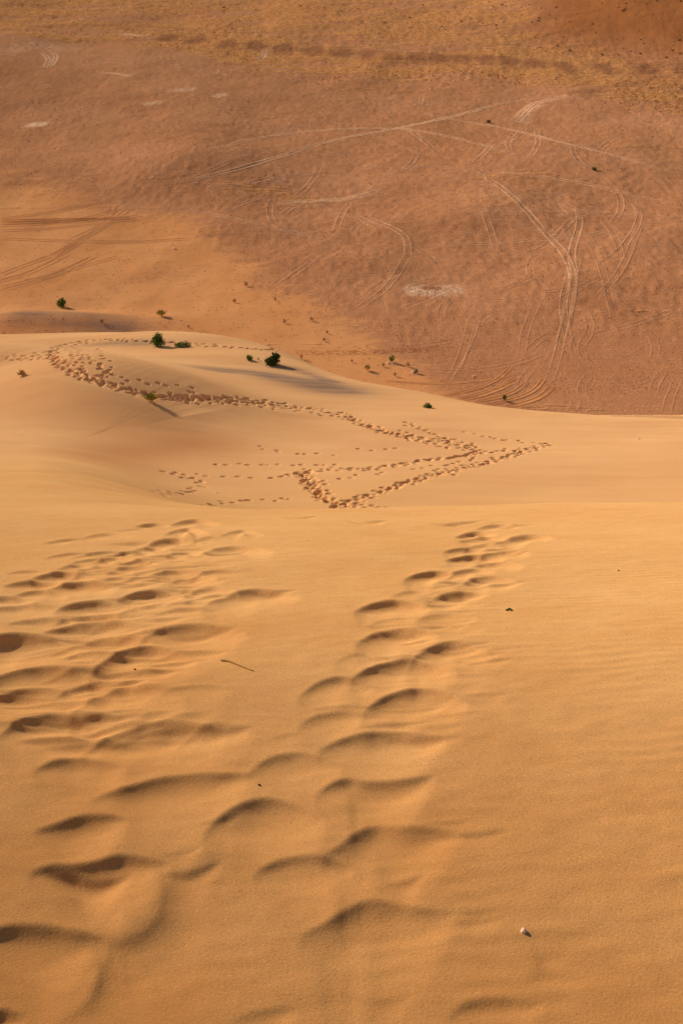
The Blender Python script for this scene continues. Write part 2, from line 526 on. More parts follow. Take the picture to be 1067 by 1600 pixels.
lines = [  # long or bent rims: (points, depth, wide)
    ([(495, 1242), (520, 1222), (545, 1214), (575, 1219), (640, 1216), (680, 1208)], 1.0, .9),
    ([(505, 1345), (531, 1326), (560, 1296), (587, 1283), (625, 1288), (672, 1291), (720, 1296)], .78, .95),
    ([(470, 1466), (505, 1447), (540, 1418), (575, 1400), (620, 1408), (675, 1422), (712, 1424)], .74, .95),
    ([(700, 1600), (715, 1576), (745, 1559), (785, 1557), (830, 1566), (850, 1560)], .55, .7),
    ([(600, 1382), (625, 1376), (650, 1366), (668, 1358)], .7, .8),
    ([(675, 1304), (715, 1304), (760, 1300), (800, 1296)], .4, .35),
    ([(660, 1290), (700, 1284), (745, 1280)], .35, .35),
    ([(690, 1424), (740, 1424), (790, 1420)], .35, .4), ([(700, 1440), (745, 1438), (800, 1426)], .4, .4),
    ([(145, 1250), (185, 1236), (240, 1214), (300, 1205), (345, 1206), (400, 1208)], .8, .75),
    ([(55, 1302), (85, 1290), (128, 1274), (170, 1271), (200, 1275)], 1.25, 1),
    ([(45, 1368), (80, 1354), (130, 1349), (185, 1334), (225, 1338), (265, 1346)], 1.1, .8),
    ([(70, 1362), (110, 1361), (145, 1368), (185, 1362), (205, 1352)], .9, .6),
    ([(240, 1362), (285, 1363), (320, 1352), (350, 1334)], .6, .6), ([(235, 1340), (280, 1330), (320, 1316)], .45, .6),
    ([(300, 1290), (345, 1276), (380, 1262)], .4, .5),
    ([(-60, 1478), (-20, 1456), (25, 1442), (80, 1446), (125, 1456), (165, 1464)], 1.2, .95),
    ([(-45, 1590), (-15, 1580), (12, 1577), (42, 1590)], 2.2, .9),
    ([(360, 1600), (400, 1580), (440, 1572), (470, 1570)], .5, .7), ([(560, 1562), (606, 1560), (650, 1550)], .35, .6),
    ([(325, 1040), (300, 1050), (260, 1052)], .1, .5),
    ([(640, 1022), (690, 1008), (740, 1004), (770, 1000)], .3, .5),
    ([(300, 1128), (350, 1138), (400, 1136)], .5, .5), ([(420, 1160), (450, 1146), (480, 1142)], .25, .6),
    ([(210, 925), (200, 942), (235, 946), (275, 938)], .3, .4),
    ([(330, 978), (350, 980), (378, 979)], .6, .6), ([(395, 924), (430, 924), (470, 920)], .5, .5),
    ([(540, 1148), (500, 1160), (460, 1165)], .15, .6),
    ([(690, 820), (720, 816), (760, 812)], .5, .6), ([(440, 806), (470, 808), (500, 806)], .6, .8), ([(540, 812), (575, 815), (610, 812)], .5, .8), ([(670, 818), (700, 818), (730, 818)], .6, .8),
    ([(450, 802), (460, 803), (478, 803)], .8, .8),
]
for pts, d, w in lines:
    hollow(near, pts, d, wide=w, flatten=.78)
# shelves trodden out on the left: their outer edge drops to the right
stroke(near, [(240, 1345), (252, 1385), (249, 1425), (228, 1452), (190, 1467), (150, 1463)], .85, .8, lip=.35, side=-1)
stroke(near, [(142, 1464), (152, 1500), (150, 1540), (128, 1575), (80, 1600)], .75, .8, lip=.35, side=-1)
stroke(near, [(815, 1462), (834, 1490), (838, 1520), (815, 1545)], .3, .6, lip=.3, side=-1)
# many small wind tails beside the trails
for k in range(130):
    if k % 2:
        y = jit.uniform(815, 1130); f_ = (y - 815) / 315
        x = jit.gauss(300 - 130 * f_, 60 - 10 * f_)
    else:
        y = jit.uniform(815, 1150); f_ = (y - 815) / 335
        x = jit.gauss(770 - 150 * f_, 34 + 30 * f_)
    w = jit.uniform(30, 80) * (1 + .6 * f_)
    hollow(near, A(x, y, w, jit.uniform(-.02, .05), jit.uniform(-.02, .1)), jit.uniform(.15, .55), wide=jit.uniform(.4, .8))
for k in range(75):                       # older, half buried prints between the deep ones of the left trail
    y = jit.uniform(830, 1150)
    f_ = (y - 815) / 315
    x = jit.gauss(270 - 150 * f_, 70 + 10 * f_)
    hollow(near, A(x, y, jit.uniform(50, 95) * (1 + .8 * f_), jit.uniform(.02, .09), jit.uniform(-.02, .08)), jit.uniform(.3, .62), wide=jit.uniform(.6, .9))
near.settle(1)
Xn, Yn = near.X, near.Y
near.Z += 0.0035 * fbm(Xn / .16, Yn / .11, 2, 41) * sstep(2, 4, Yn)
tn = Xn / (np.maximum(Yn, 0) + .01)
near.mask['ripple'] = (sstep(-.02, .08, tn) * (1 - sstep(8, 12, Yn)) + .12) * sstep(3.0, 3.6, Yn) 
near.mask['near_shade'] = np.clip(1.0 - .95 * sstep(2.5, 8.5, Yn + 1.4 * fbm(Xn / 2.5, Yn / 2.5, 3, 77)), 0, 1) * (.75 + .5 * fbm(Xn / .9, Yn / .9, 3, 78))  # shade put into the sand colour, deepening towards the camera
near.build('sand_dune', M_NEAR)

# ------------------------------------------------------------------ second dune with the fresh footprints
ysM = np.concatenate([np.arange(41.4, 56, .4), np.arange(56, 92, .10), np.arange(92, 140, .17), np.arange(140, 236, .8)])
mid = Sheet(ysM, np.concatenate([tcols(820, .245, 1.5, 22)]))
mid.Z[0] -= .03
mid.Z[-1] -= 1.5
trails = [  # (points, rows of steps across, scatter in px, step in m)
    ([(858, 695), (820, 706), (770, 720), (700, 738), (640, 752), (600, 768), (565, 780), (530, 787), (505, 778), (488, 758), (474, 738)], 3, 3.0, .42),
    ([(612, 800), (560, 796), (525, 790), (505, 776), (488, 758), (474, 740)], 5, 8.0, .45),
    ([(474, 737), (530, 732), (600, 728), (668, 718), (720, 712), (752, 704)], 3, 2.2, .42),
    ([(752, 706), (730, 700), (700, 690), (653, 686), (588, 670), (533, 652), (490, 642), (430, 634), (350, 626), (270, 620)], 4, 4.0, .46),
    ([(856, 694), (793, 687), (728, 676)], 1, 2.0, .55),
    ([(748, 700), (698, 684), (633, 660)], 2, 3.0, .55),
    ([(703, 702), (653, 688), (588, 672), (533, 645)], 2, 3.0, .50),
    ([(840, 700), (790, 702), (750, 708), (715, 714)], 2, 2.5, .45),
    ([(533, 747), (570, 743), (608, 739)], 1, .8, .6),
    ([(633, 735), (698, 725), (750, 715)], 1, 1.0, .6),
    ([(520, 790), (583, 770), (638, 751), (700, 732)], 1, 2.0, .45),
    ([(195, 772), (250, 772), (300, 767), (312, 757), (296, 746), (256, 736)], 1, 1.5, .45),
    ([(280, 747), (310, 745), (322, 742)], 1, 1.5, .5),
    ([(320, 725), (390, 726), (470, 727), (530, 727)], 1, 1.0, .6),
    ([(345, 745), (400, 746)], 1, 1, .6), ([(425, 746), (465, 740), (480, 737)], 2, 1.2, .5),
    ([(310, 793), (365, 785), (430, 781), (470, 777)], 1, 1.5, .55),
    ([(400, 699), (435, 705), (530, 711)], 1, .7, .7), ([(560, 705), (600, 703), (640, 702)], 1, .7, .8),
    ([(0, 560), (30, 556), (75, 550), (90, 543), (125, 536), (155, 532), (235, 534), (290, 538)], 4, 2.6, .5),
    ([(290, 538), (350, 542), (425, 547), (530, 550), (600, 548), (650, 545)], 3, 2.2, .5),
    ([(80, 547), (100, 565), (135, 586), (175, 599), (215, 609), (300, 620), (375, 625), (450, 632)], 5, 3.2, .5),
    ([(85, 552), (120, 560), (150, 581), (195, 601), (240, 612), (330, 622)], 3, 4, .5),
    ([(180, 580), (225, 591), (280, 602), (305, 607), (298, 616)], 1, 1.2, .6),
    ([(110, 545), (140, 552), (160, 565), (172, 580)], 5, 9, .6), ([(150, 545), (165, 556), (150, 570)], 1, 5, .6),
]
tr = random.Random(5)
def dent(sheet, x, y, rx, ry, ang, d):
    rr = max(rx, ry) * 2.4
    win = sheet.window(x - rr, x + rr, y - rr, y + rr)
    if win is None:
        return
    c, s = math.cos(ang), math.sin(ang)
    a = ((sheet.X[win] - x) * c + (sheet.Y[win] - y) * s) / rx
    b = (-(sheet.X[win] - x) * s + (sheet.Y[win] - y) * c) / ry
    r2 = a * a + b * b
    sheet.Z[win] += -d * np.exp(-r2 ** 1.4) + .10 * d * np.exp(-(np.sqrt(r2) - 1.45) ** 2 / .12)
for pts, rows, sc, step in trails:
    for k in range(rows):
        dx, dy = tr.gauss(0, sc * .6), tr.gauss(0, sc * .5)
        W = drape([(a + dx + tr.gauss(0, sc * .5), b + dy * .6 + tr.gauss(0, sc * .3)) for a, b in pts], 40)
        seg = np.linalg.norm(np.diff(W, axis=0), axis=1)
        s = np.concatenate([[0], np.cumsum(seg)])
        pos, foot = tr.uniform(0, step), 1
        while pos < s[-1]:
            x, y = np.interp(pos, s, W[:, 0]), np.interp(pos, s, W[:, 1])
            i = min(np.searchsorted(s, pos), len(W) - 1)
            d = W[i] - W[i - 1]
            an = math.atan2(d[1], d[0])
            x += -math.sin(an) * .13 * foot + tr.gauss(0, .12)
            y += math.cos(an) * .13 * foot + tr.gauss(0, .22)
            foot = -foot
            big = 1 + max(0, y - 92) / 75
            dent(mid, x, y, tr.uniform(.13, .19) * big, tr.uniform(.12, .17) * big, an + tr.gauss(0, .3), tr.uniform(.06, .115) * big)
            pos += step * tr.uniform(.75, 1.3) * big
stroke(mid, [(-60, 580), (0, 584), (60, 589), (130, 600), (190, 614), (235, 630), (275, 652)], lip=.35, side=-1, p=.6, size=(2.6, .42))
mid.settle(0)
Xm, Ym = mid.X, mid.Y
def blob(sheet, pts, wx, wy):
    """soft mask along a pixel polyline, wide in metres"""
    v = np.zeros_like(sheet.X)
    for x, y in drape(pts, 22):
        w = sheet.window(x - 2.6 * wx, x + 2.6 * wx, y - 2.6 * wy, y + 2.6 * wy)
        if w is not None:
            v[w] = np.maximum(v[w], np.exp(-((sheet.X[w] - x) / wx) ** 2 - ((sheet.Y[w] - y) / wy) ** 2))
    return v
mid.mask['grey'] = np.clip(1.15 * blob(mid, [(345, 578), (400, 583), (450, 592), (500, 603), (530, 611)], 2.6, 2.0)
                           + .8 * blob(mid, [(430, 572), (470, 580), (520, 597)], .8, .8)  # narrow shaded lee right of the bush, painted as a dark line
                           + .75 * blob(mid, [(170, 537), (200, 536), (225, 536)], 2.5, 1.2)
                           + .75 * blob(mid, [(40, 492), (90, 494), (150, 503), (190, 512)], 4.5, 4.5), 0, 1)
mid.mask['red'] = np.clip(.55 * blob(mid, [(120, 715), (190, 712), (250, 700), (300, 690)], 3.0, 2.2), 0, 1)  # shaded flank of the hump, painted darker and redder
mid.mask['fresh'] = 1 - sstep(44, 78, Ym + 4 * fbm(Xm / 9, Ym / 9, 3, 83))
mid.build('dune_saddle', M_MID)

# ------------------------------------------------------------------ the plain
ysP = np.concatenate([np.arange(150, 236, 4.0), np.arange(236, 420, .85), np.arange(420, 620, 1.7), np.arange(620, 1150, 3.6), np.geomspace(1160, 9000, 40)])
plain = Sheet(ysP, tcols(600, .27, 2.2, 24))
lowr = plain.Y < 222
plain.Z = np.where(lowr, np.minimum(plain.Z, land(plain.X, plain.Y)) - 2.0 * (1 - sstep(205, 222, plain.Y)), plain.Z)
Xp, Yp = plain.X, plain.Y
n0 = fbm(Xp / 40, Yp / 60, 3, 51)
fine = sstep(240, 300, Yp) * (1 - sstep(900, 1100, Yp))
# pixel coordinates only to find where on the ground each kind of surface lies
def edge_of(pts):
    W = np.array([ground_at(a, b)[:2] for a, b in pts])
    return W[:, 0] / W[:, 1], W[:, 1]
def below(pts, soft, wob=0.0):
    t_, y_ = edge_of(pts)
    lim = np.interp(Xp / Yp, t_, y_) * (1 + wob * n0)
    return 1 - sstep(lim * (1 - soft), lim * (1 + soft), Yp)
sandm = below([(-60, 275), (40, 285), (130, 300), (210, 330), (255, 345), (330, 375), (400, 420), (510, 478), (575, 518), (625, 552), (672, 585), (750, 622), (810, 645), (860, 654), (1067, 672)], .085, .05)
sandm = np.maximum(sandm, .34 * below([(-60, 200), (0, 225), (60, 250), (110, 280), (160, 310), (200, 335), (250, 350), (262, 380), (268, 420)], .06, .06) * (Xp / Yp < -.115))
grassm = 1 - below([(-60, 40), (150, 62), (260, 70), (330, 95), (420, 120), (533, 135), (700, 132), (800, 135), (870, 130), (950, 150), (1067, 175), (1200, 200)], .05, .07)
red = np.clip(sstep(0, .05, Xp / Yp - .105 - .06 * n0 * .3) * (1 - below([(800, 60), (860, 62), (1067, 90), (1200, 100)], .08)), 0, 1)
grassm = grassm * (1 - .85 * red) * (.72 + .4 * fbm(Xp / 60, Yp / 90, 2, 57))
plain.mask['sand'] = sandm
plain.mask['grass'] = np.clip(grassm, 0, 1)
plain.mask['red'] = red * .8
pale = np.zeros_like(Xp)
dark = np.zeros_like(Xp)
def add_blob(dst, pts, wx, wy, v):
    np.maximum(dst, v * blob(plain, pts, wx, wy), out=dst)
add_blob(pale, [(648, 453), (670, 454), (695, 455), (706, 453)], 3.0, 5.0, 1.0)
add_blob(pale, [(50, 195), (66, 194)], 3.0, 6, .85)
add_blob(pale, [(230, 162), (248, 160)], 3.2, 5, .6)
add_blob(pale, [(275, 141), (300, 139)], 4.0, 6, .6)
add_blob(pale, [(337, 150), (348, 148)], 2.5, 5, .7)
add_blob(pale, [(20, 78), (60, 70), (95, 75)], 16, 24, .42)
add_blob(pale, [(190, 52), (230, 57)], 7, 12, .35)
add_blob(pale, [(815, 190), (826, 174), (845, 161), (880, 151)], 3.2, 5, .62)
add_blob(pale, [(450, 318), (510, 313), (570, 304)], 4, 3.2, .50)
add_blob(pale, [(140, 100), (250, 95), (320, 110)], 30, 30, .28)
add_blob(dark, [(664, 450), (684, 450)], 1.1, 2.2, 1.4)
add_blob(dark, [(262, 58), (400, 72), (533, 82), (650, 90), (758, 93), (880, 103), (1067, 110), (1160, 116)], 7, 18, 1.2)
add_blob(dark, [(905, 146), (980, 130), (1067, 117)], 6, 12, .7)
add_blob(dark, [(20, 45), (150, 40), (280, 45)], 14, 16, .45)
add_blob(dark, [(560, 20), (650, 30), (780, 45)], 14, 16, .35)
add_blob(dark, [(270, 215), (330, 195), (370, 180)], 18, 16, .38)
add_blob(dark, [(250, 355), (300, 362), (340, 360)], 9, 8, .35)
add_blob(dark, [(690, 350), (740, 350), (800, 345)], 12, 8, .40)
add_blob(dark, [(930, 440), (1000, 500), (1067, 560)], 14, 14, .42)
add_blob(dark, [(10, 150), (60, 240), (110, 275)], 10, 18, .35)
plain.mask['pale'] = pale * (1 - .9 * np.exp(-((dark) * 1.0) ** 2 * 0) * (dark > .85))
plain.mask['dark'] = dark
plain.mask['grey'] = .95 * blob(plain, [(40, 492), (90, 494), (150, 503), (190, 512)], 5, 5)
# hummocky gravel relief fading on the blown sand
plain.Z += fine * (1 - .85 * sandm) * (.075 * fbm(Xp / 3.2, Yp / 5.5, 2, 61) + .10 * fbm(Xp / 1.3, Yp / 3, 1, 64))
plain.Z += sstep(500, 600, Yp) * (1 - sstep(1000, 1150, Yp)) * grassm * .35 * fbm(Xp / 3, Yp / 9, 2, 66)
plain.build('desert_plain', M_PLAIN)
plain_rows = plain.ys
def plain_z(x, y):
    i = np.clip(np.searchsorted(plain.ys, y) - 1, 0, len(plain.ys) - 2)
    u = (y - plain.ys[i]) / (plain.ys[i + 1] - plain.ys[i])
    def row(r):
        return np.interp(x / fan(plain.ys[r]), plain.ts, plain.Z[r])
    return row(i) * (1 - u) + row(i + 1) * u
def mid_z(x, y):
    i = int(np.clip(np.searchsorted(mid.ys, y) - 1, 0, len(mid.ys) - 2))
    u = (y - mid.ys[i]) / (mid.ys[i + 1] - mid.ys[i])
    a = np.interp(x / fan(mid.ys[i]), mid.ts, mid.Z[i])
    b = np.interp(x / fan(mid.ys[i + 1]), mid.ts, mid.Z[i + 1])
    return a * (1 - u) + b * u
def near_z(x, y):
    i = int(np.clip(np.searchsorted(near.ys, y) - 1, 0, len(near.ys) - 2))
    u = (y - near.ys[i]) / (near.ys[i + 1] - near.ys[i])
    a = np.interp(x / fan(near.ys[i]), near.ts, near.Z[i])
    b = np.interp(x / fan(near.ys[i + 1]), near.ts, near.Z[i + 1])
    return a * (1 - u) + b * u
def top_z(x, y):
    z = -1e9
    if y < 41.6: z = max(z, near_z(x, y))
    if 41.4 <= y < 235: z = max(z, mid_z(x, y))
    if y >= 150: z = max(z, plain_z(x, y))
    return float(z)

# ------------------------------------------------------------------ wheel tracks on the plain
def plain_zv(x, y):
    i = np.clip(np.searchsorted(plain.ys, y) - 1, 0, len(plain.ys) - 2)
    u = (y - plain.ys[i]) / (plain.ys[i + 1] - plain.ys[i])
    def row(r):
        t = x / fan(plain.ys[r])
        j = np.clip(np.searchsorted(plain.ts, t) - 1, 0, len(plain.ts) - 2)
        w = (t - plain.ts[j]) / (plain.ts[j + 1] - plain.ts[j])
        return plain.Z[r, j] * (1 - w) + plain.Z[r, j + 1] * w
    return row(i) * (1 - u) + row(i + 1) * u

def track_mat(name, col_a, col_b, cover):
    m, nt, b = mat_new(name)
    g = G(nt)
    g.link(g.mix(g.rng(g.noise(.5, 4, .7), .35, .65), col_a, col_b), b.inputs['Base Color'])
    a = g.math('MULTIPLY', g.attr('cover'), g.rng(g.noise(.55, 5, .75), .36, .64, cover - .3, cover + .3))
    b2 = g.math('MINIMUM', g.math('MAXIMUM', a, 0.0), 1.0)
    g.link(b2, b.inputs['Alpha'])
    g.link(g.bump(g.noise(2.0, 3, .7), .5, .08), b.inputs['Normal'])
    return m
M_PALE = track_mat('track_dust', (.64, .33, .17), (.76, .44, .25), 1.0)
M_FAINT = track_mat('track_dust_faint', (.58, .28, .14), (.72, .40, .23), .85)
M_TRACK_SHADE = track_mat('track_shade', (.30, .105, .036), (.37, .14, .048), .95)  # dark colour standing in for shadow inside ruts and footprints
M_BERM = track_mat('track_berm', (.55, .245, .098), (.60, .275, .115), 1.0)

def ribbon_rows(W, off, half, prof, cover):
    """one strip of ground along a path: rows of points, heights above the plain and how densely it covers"""
    d = np.gradient(W, axis=0)
    n = np.stack([d[:, 1], -d[:, 0]], 1)
    n /= np.linalg.norm(n, axis=1)[:, None] + 1e-9
    xs = np.linspace(-1, 1, len(prof)) * half + off
    P = W[:, None, :] + n[:, None, :] * xs[None, :, None]
    z = plain_zv(P[..., 0].ravel(), P[..., 1].ravel()).reshape(P.shape[:2]) + np.array(prof)[None, :]
    s = np.linspace(0, 1, len(W))
    end = np.clip(np.sin(np.pi * s), 0, 1) ** .5
    cv = np.array(cover)[None, :] * end[:, None]
    return np.dstack([P, z]), cv

rt0 = np.random.default_rng(8)
def tyre_track(pts, mat, strips, step=1.6, steps_only=False):
    W = drape(pts, 48)
    ok = W[:, 1] > 232
    W = W[ok]
    if len(W) < 4:
        return
    seg = np.linalg.norm(np.diff(W, axis=0), axis=1)
    s = np.concatenate([[0], np.cumsum(seg)])
    n = int(min(max(12, s[-1] / step), 320))
    q = np.linspace(0, s[-1], n)
    W = np.stack([np.interp(q, s, W[:, 0]), np.interp(q, s, W[:, 1])], 1)
    for _ in range(3):
        W[1:-1] = (W[:-2] + 2 * W[1:-1] + W[2:]) / 4
    V, F, K = [], [], []
    wk = max(1.0, W[:, 1].mean() / 320)
    ck = .55 + .45 * float(sstep(265, 400, W[:, 1].mean()))
    for off, half, prof, cover in strips:
        half = half * wk
        if mat is not M_BERM:
            cover = [c * ck for c in cover]
        P, cv = ribbon_rows(W, off, half, prof, cover)
        if steps_only:                      # single footfalls rather than a rolled line
            cv = cv * (rt0.random(len(cv)) < .55)[:, None]
        base = len(V)
        r, c = P.shape[:2]
        V += P.reshape(-1, 3).tolist()
        K += cv.ravel().tolist()
        for i in range(r - 1):
            for j in range(c - 1):
                a = base + i * c + j
                F.append((a, a + 1, a + c + 1, a + c))
    me = bpy.data.meshes.new('tyre_track')
    me.from_pydata(V, [], F)
    me.polygons.foreach_set('use_smooth', [True] * len(F))
    at = me.attributes.new('cover', 'FLOAT', 'POINT')
    at.data.foreach_set('value', K)
    me.materials.append(mat)
    o = bpy.data.objects.new('tyre_track', me)
    C.objects.link(o)
    o['kind'] = 'structure'

def flat(off, half, z=.07):
    return (off, half, (z - .05, z, z, z, z - .05), (0, .8, 1, .8, 0))
def pair(half=.28, gauge=1.6):
    return [flat(-gauge / 2, half), flat(gauge / 2, half)]
BERM = (-.02, .10, .26, .12, -.04, -.02, .05, .14, .06, -.02)
def berm(off=0, half=1.1, k=1.0):
    return (off, half, tuple(.04 + k * v for v in BERM), (0, 1, 1, 1, 1, 1, 1, 1, 1, 0))

pale_tracks = [
    ([(435, 315), (480, 314), (530, 312), (585, 302)], [flat(-.9, .55), flat(.9, .6), flat(2.4, .3)]),
    ([(330, 234), (400, 217), (470, 207), (530, 202), (623, 201), (683, 210), (748, 225), (815, 247)], pair(.42)),
    ([(270, 287), (360, 267), (480, 232), (505, 225)], pair(.40)),
    ([(440, 240), (533, 217), (613, 202), (708, 182), (793, 160), (893, 150)], pair(.55)),
    ([(628, 172), (708, 187), (793, 202), (893, 227), (973, 247), (1063, 275)], pair(.48)),
    ([(593, 262), (683, 261), (748, 272), (803, 310), (853, 365), (883, 400), (895, 440), (885, 500), (872, 540)], pair(.34)),
    ([(733, 267), (813, 272), (913, 287), (983, 305), (1060, 320)], pair(.34)),
    ([(563, 385), (650, 384), (733, 382), (883, 372), (983, 355), (1063, 345)], pair(.30)),
    ([(678, 330), (783, 330), (943, 332), (1063, 342)], pair(.32)),
    ([(638, 400), (633, 370), (598, 350), (560, 335)], pair(.36)), ([(638, 398), (608, 445), (570, 475), (543, 490)], pair(.32)),
    ([(903, 325), (905, 350), (893, 395), (897, 430), (892, 460)], pair(.36)),
    ([(808, 192), (826, 172), (845, 160), (893, 151)], [flat(-2.5, .7), flat(-.8, .6), flat(1.0, .6)]),
    ([(245, 332), (300, 330), (370, 343), (430, 355), (533, 383)], pair(.32)),
    ([(693, 615), (733, 545), (753, 490)], [flat(0, .30)]),
    ([(150, 113), (180, 115), (210, 121)], pair(.7)), ([(185, 52), (230, 58)], pair(.8)),
    ([(75, 75), (88, 88), (80, 103), (68, 108)], pair(.5)), ([(62, 80), (76, 92), (70, 108)], pair(.5)),
    ([(415, 78), (410, 90), (398, 95)], pair(.5)),
    ([(905, 395), (890, 460), (878, 525), (862, 585), (850, 605)], pair(.26)),
    ([(893, 415), (880, 470), (885, 520), (895, 555)], pair(.24)),
]
for pts, st in pale_tracks:
    tyre_track(pts, M_PALE, st)
faint_tracks = [
    [(753, 320), (763, 350), (778, 395)], [(983, 300), (998, 340), (973, 385), (930, 420)], [(300, 300), (420, 280), (533, 268)],
    [(365, 288), (450, 282), (533, 270)], [(250, 255), (262, 262), (275, 262)], [(430, 330), (533, 322), (640, 318)],
    [(420, 350), (480, 375), (533, 392)], [(540, 330), (570, 345), (600, 362)], [(690, 430), (720, 470), (735, 500)],
    [(800, 400), (850, 385), (905, 330)], [(560, 470), (600, 440), (640, 420)], [(930, 470), (970, 420), (1000, 350)],
    [(1067, 480), (980, 510), (920, 525)], [(1060, 590), (1045, 625), (1040, 650)], [(880, 655), (895, 640), (900, 625)],
    [(700, 600), (720, 560), (738, 500)], [(840, 470), (820, 520), (815, 560)], [(915, 360), (940, 420), (960, 500)], [(860, 300), (905, 330), (1000, 345)],
    [(600, 180), (650, 210), (690, 245)], [(560, 200), (640, 235), (690, 250)], [(830, 195), (780, 230), (730, 250)], [(838, 200), (840, 225), (822, 255)],
    [(60, 125), (80, 138), (70, 140)], [(395, 100), (430, 108), (470, 112)], [(640, 160), (655, 165), (660, 150)],
]
rt = random.Random(12)
for k in range(110):                      # the web of fainter wheel marks between the clear ones
    x, y = rt.uniform(330, 1060), rt.uniform(180, 590)
    if y > 300 + (x - 300) * .62 - 20 and x < 760:
        continue
    an, cv, ln = rt.uniform(-.5, 3.1), rt.uniform(-.45, .45), rt.uniform(40, 170)
    p = []
    for q in range(4):
        p.append((x, y))
        x += math.cos(an) * ln / 3
        y += math.sin(an) * ln / 3 * .45
        an += cv
    faint_tracks.append(p)
for pts in faint_tracks:
    tyre_track(pts, M_FAINT, pair(rt.uniform(.2, .34)))
for pts in [[(0, 342), (60, 335), (120, 325), (175, 315)], [(0, 345), (110, 344), (215, 344)], [(0, 349), (120, 347), (200, 340), (225, 336)],
            [(0, 361), (80, 357), (150, 350), (220, 342)], [(0, 373), (110, 377), (215, 378), (300, 373)], [(0, 353), (70, 350), (140, 340), (190, 326)],
            [(95, 398), (150, 362), (205, 325)], [(80, 402), (130, 372), (190, 330)], [(110, 376), (160, 350), (180, 320)],
            [(0, 455), (40, 445), (100, 425), (190, 400)], [(0, 450), (50, 438), (95, 425), (150, 400)], [(0, 440), (50, 425), (110, 395)], [(0, 430), (40, 415), (80, 400)]]:
    tyre_track(pts, M_BERM, [berm(-.85, rt.uniform(.26, .4), rt.uniform(.06, .14)), berm(.85, rt.uniform(.26, .4), rt.uniform(.06, .14))], 1.2)
for pts in [[(0, 345), (110, 343), (215, 341)], [(0, 350), (100, 346), (180, 340)]]:
    tyre_track(pts, M_TRACK_SHADE, [flat(-.8, .3, .08), flat(.8, .3, .08)], 1.5)  # shadow in the ruts laid on as flat dark strips
tyre_track([(428, 549), (480, 551), (530, 551), (600, 549), (660, 546), (720, 540)], M_TRACK_SHADE, [flat(-.9, .26, .06), flat(-.2, .3, .06), flat(.5, .28, .06), flat(1.1, .22, .06)], .4, True)  # row of footprints: flat dark dashes in place of shaded dents
arcs = [[(624, 618), (685, 619), (727, 612), (766, 599), (788, 584), (800, 572)], [(637, 621), (705, 625), (751, 614), (788, 601), (807, 588)],
        [(661, 625), (722, 625), (771, 611), (812, 592)], [(673, 631), (722, 631), (783, 620), (807, 610), (824, 596)],
        [(697, 635), (758, 633), (807, 622), (834, 610), (850, 592)], [(722, 638), (775, 637), (814, 631), (844, 620), (862, 604)],
        [(600, 595), (673, 600), (722, 598), (775, 592), (814, 584)]]
for i, pts in enumerate(arcs):
    tyre_track(pts, M_BERM, [berm(0, rt.uniform(.55, 1.0) if i < 6 else .5, rt.uniform(.22, .42) if i < 6 else .2)], 1.0)

# ------------------------------------------------------------------ plants and stones
def tag(o, label, cat, group=None):
    o['label'], o['category'] = label, cat
    if group:
        o['group'] = group
    return o

def mesh_obj(name, V, F, mat, parent=None, smooth=False, loc=None):
    me = bpy.data.meshes.new(name)
    me.from_pydata(V, [], F)
    if smooth:
        me.polygons.foreach_set('use_smooth', [True] * len(F))
    me.materials.append(mat)
    o = bpy.data.objects.new(name, me)
    C.objects.link(o)
    o.parent = parent
    if loc is not None:
        o.location = loc
    return o

def leaf_mat(name, a, b2, scale=6):
    m, nt, b = mat_new(name)
    g = G(nt)
    g.link(g.mix(g.rng(g.noise(scale, 2), .35, .65), a, b2), b.inputs['Base Color'])
    b.inputs['Roughness'].default_value = .7
    return m
M_GREEN = leaf_mat('shrub_leaf', (.060, .110, .022), (.11, .165, .036))
M_DEEP = leaf_mat('dark_shrub_leaf', (.038, .060, .016), (.075, .105, .028))
M_LIME = leaf_mat('tuft_leaf', (.24, .22, .045), (.36, .28, .07))
M_STRAW = leaf_mat('dry_twig', (.30, .17, .06), (.42, .25, .09))
M_BROWN = leaf_mat('brown_twig', (.10, .050, .022), (.17, .085, .035))
M_GRASS = leaf_mat('dry_grass', (.56, .27, .098), (.66, .345, .13), .3)
M_STONE = leaf_mat('pale_stone', (.66, .44, .29), (.82, .62, .44), 9)
M_DSTONE = leaf_mat('dark_stone', (.10, .045, .022), (.20, .09, .045), 9)

def metres(px, py, n):
    p = ground_at(px, py)
    return n * np.linalg.norm(p) / FPX

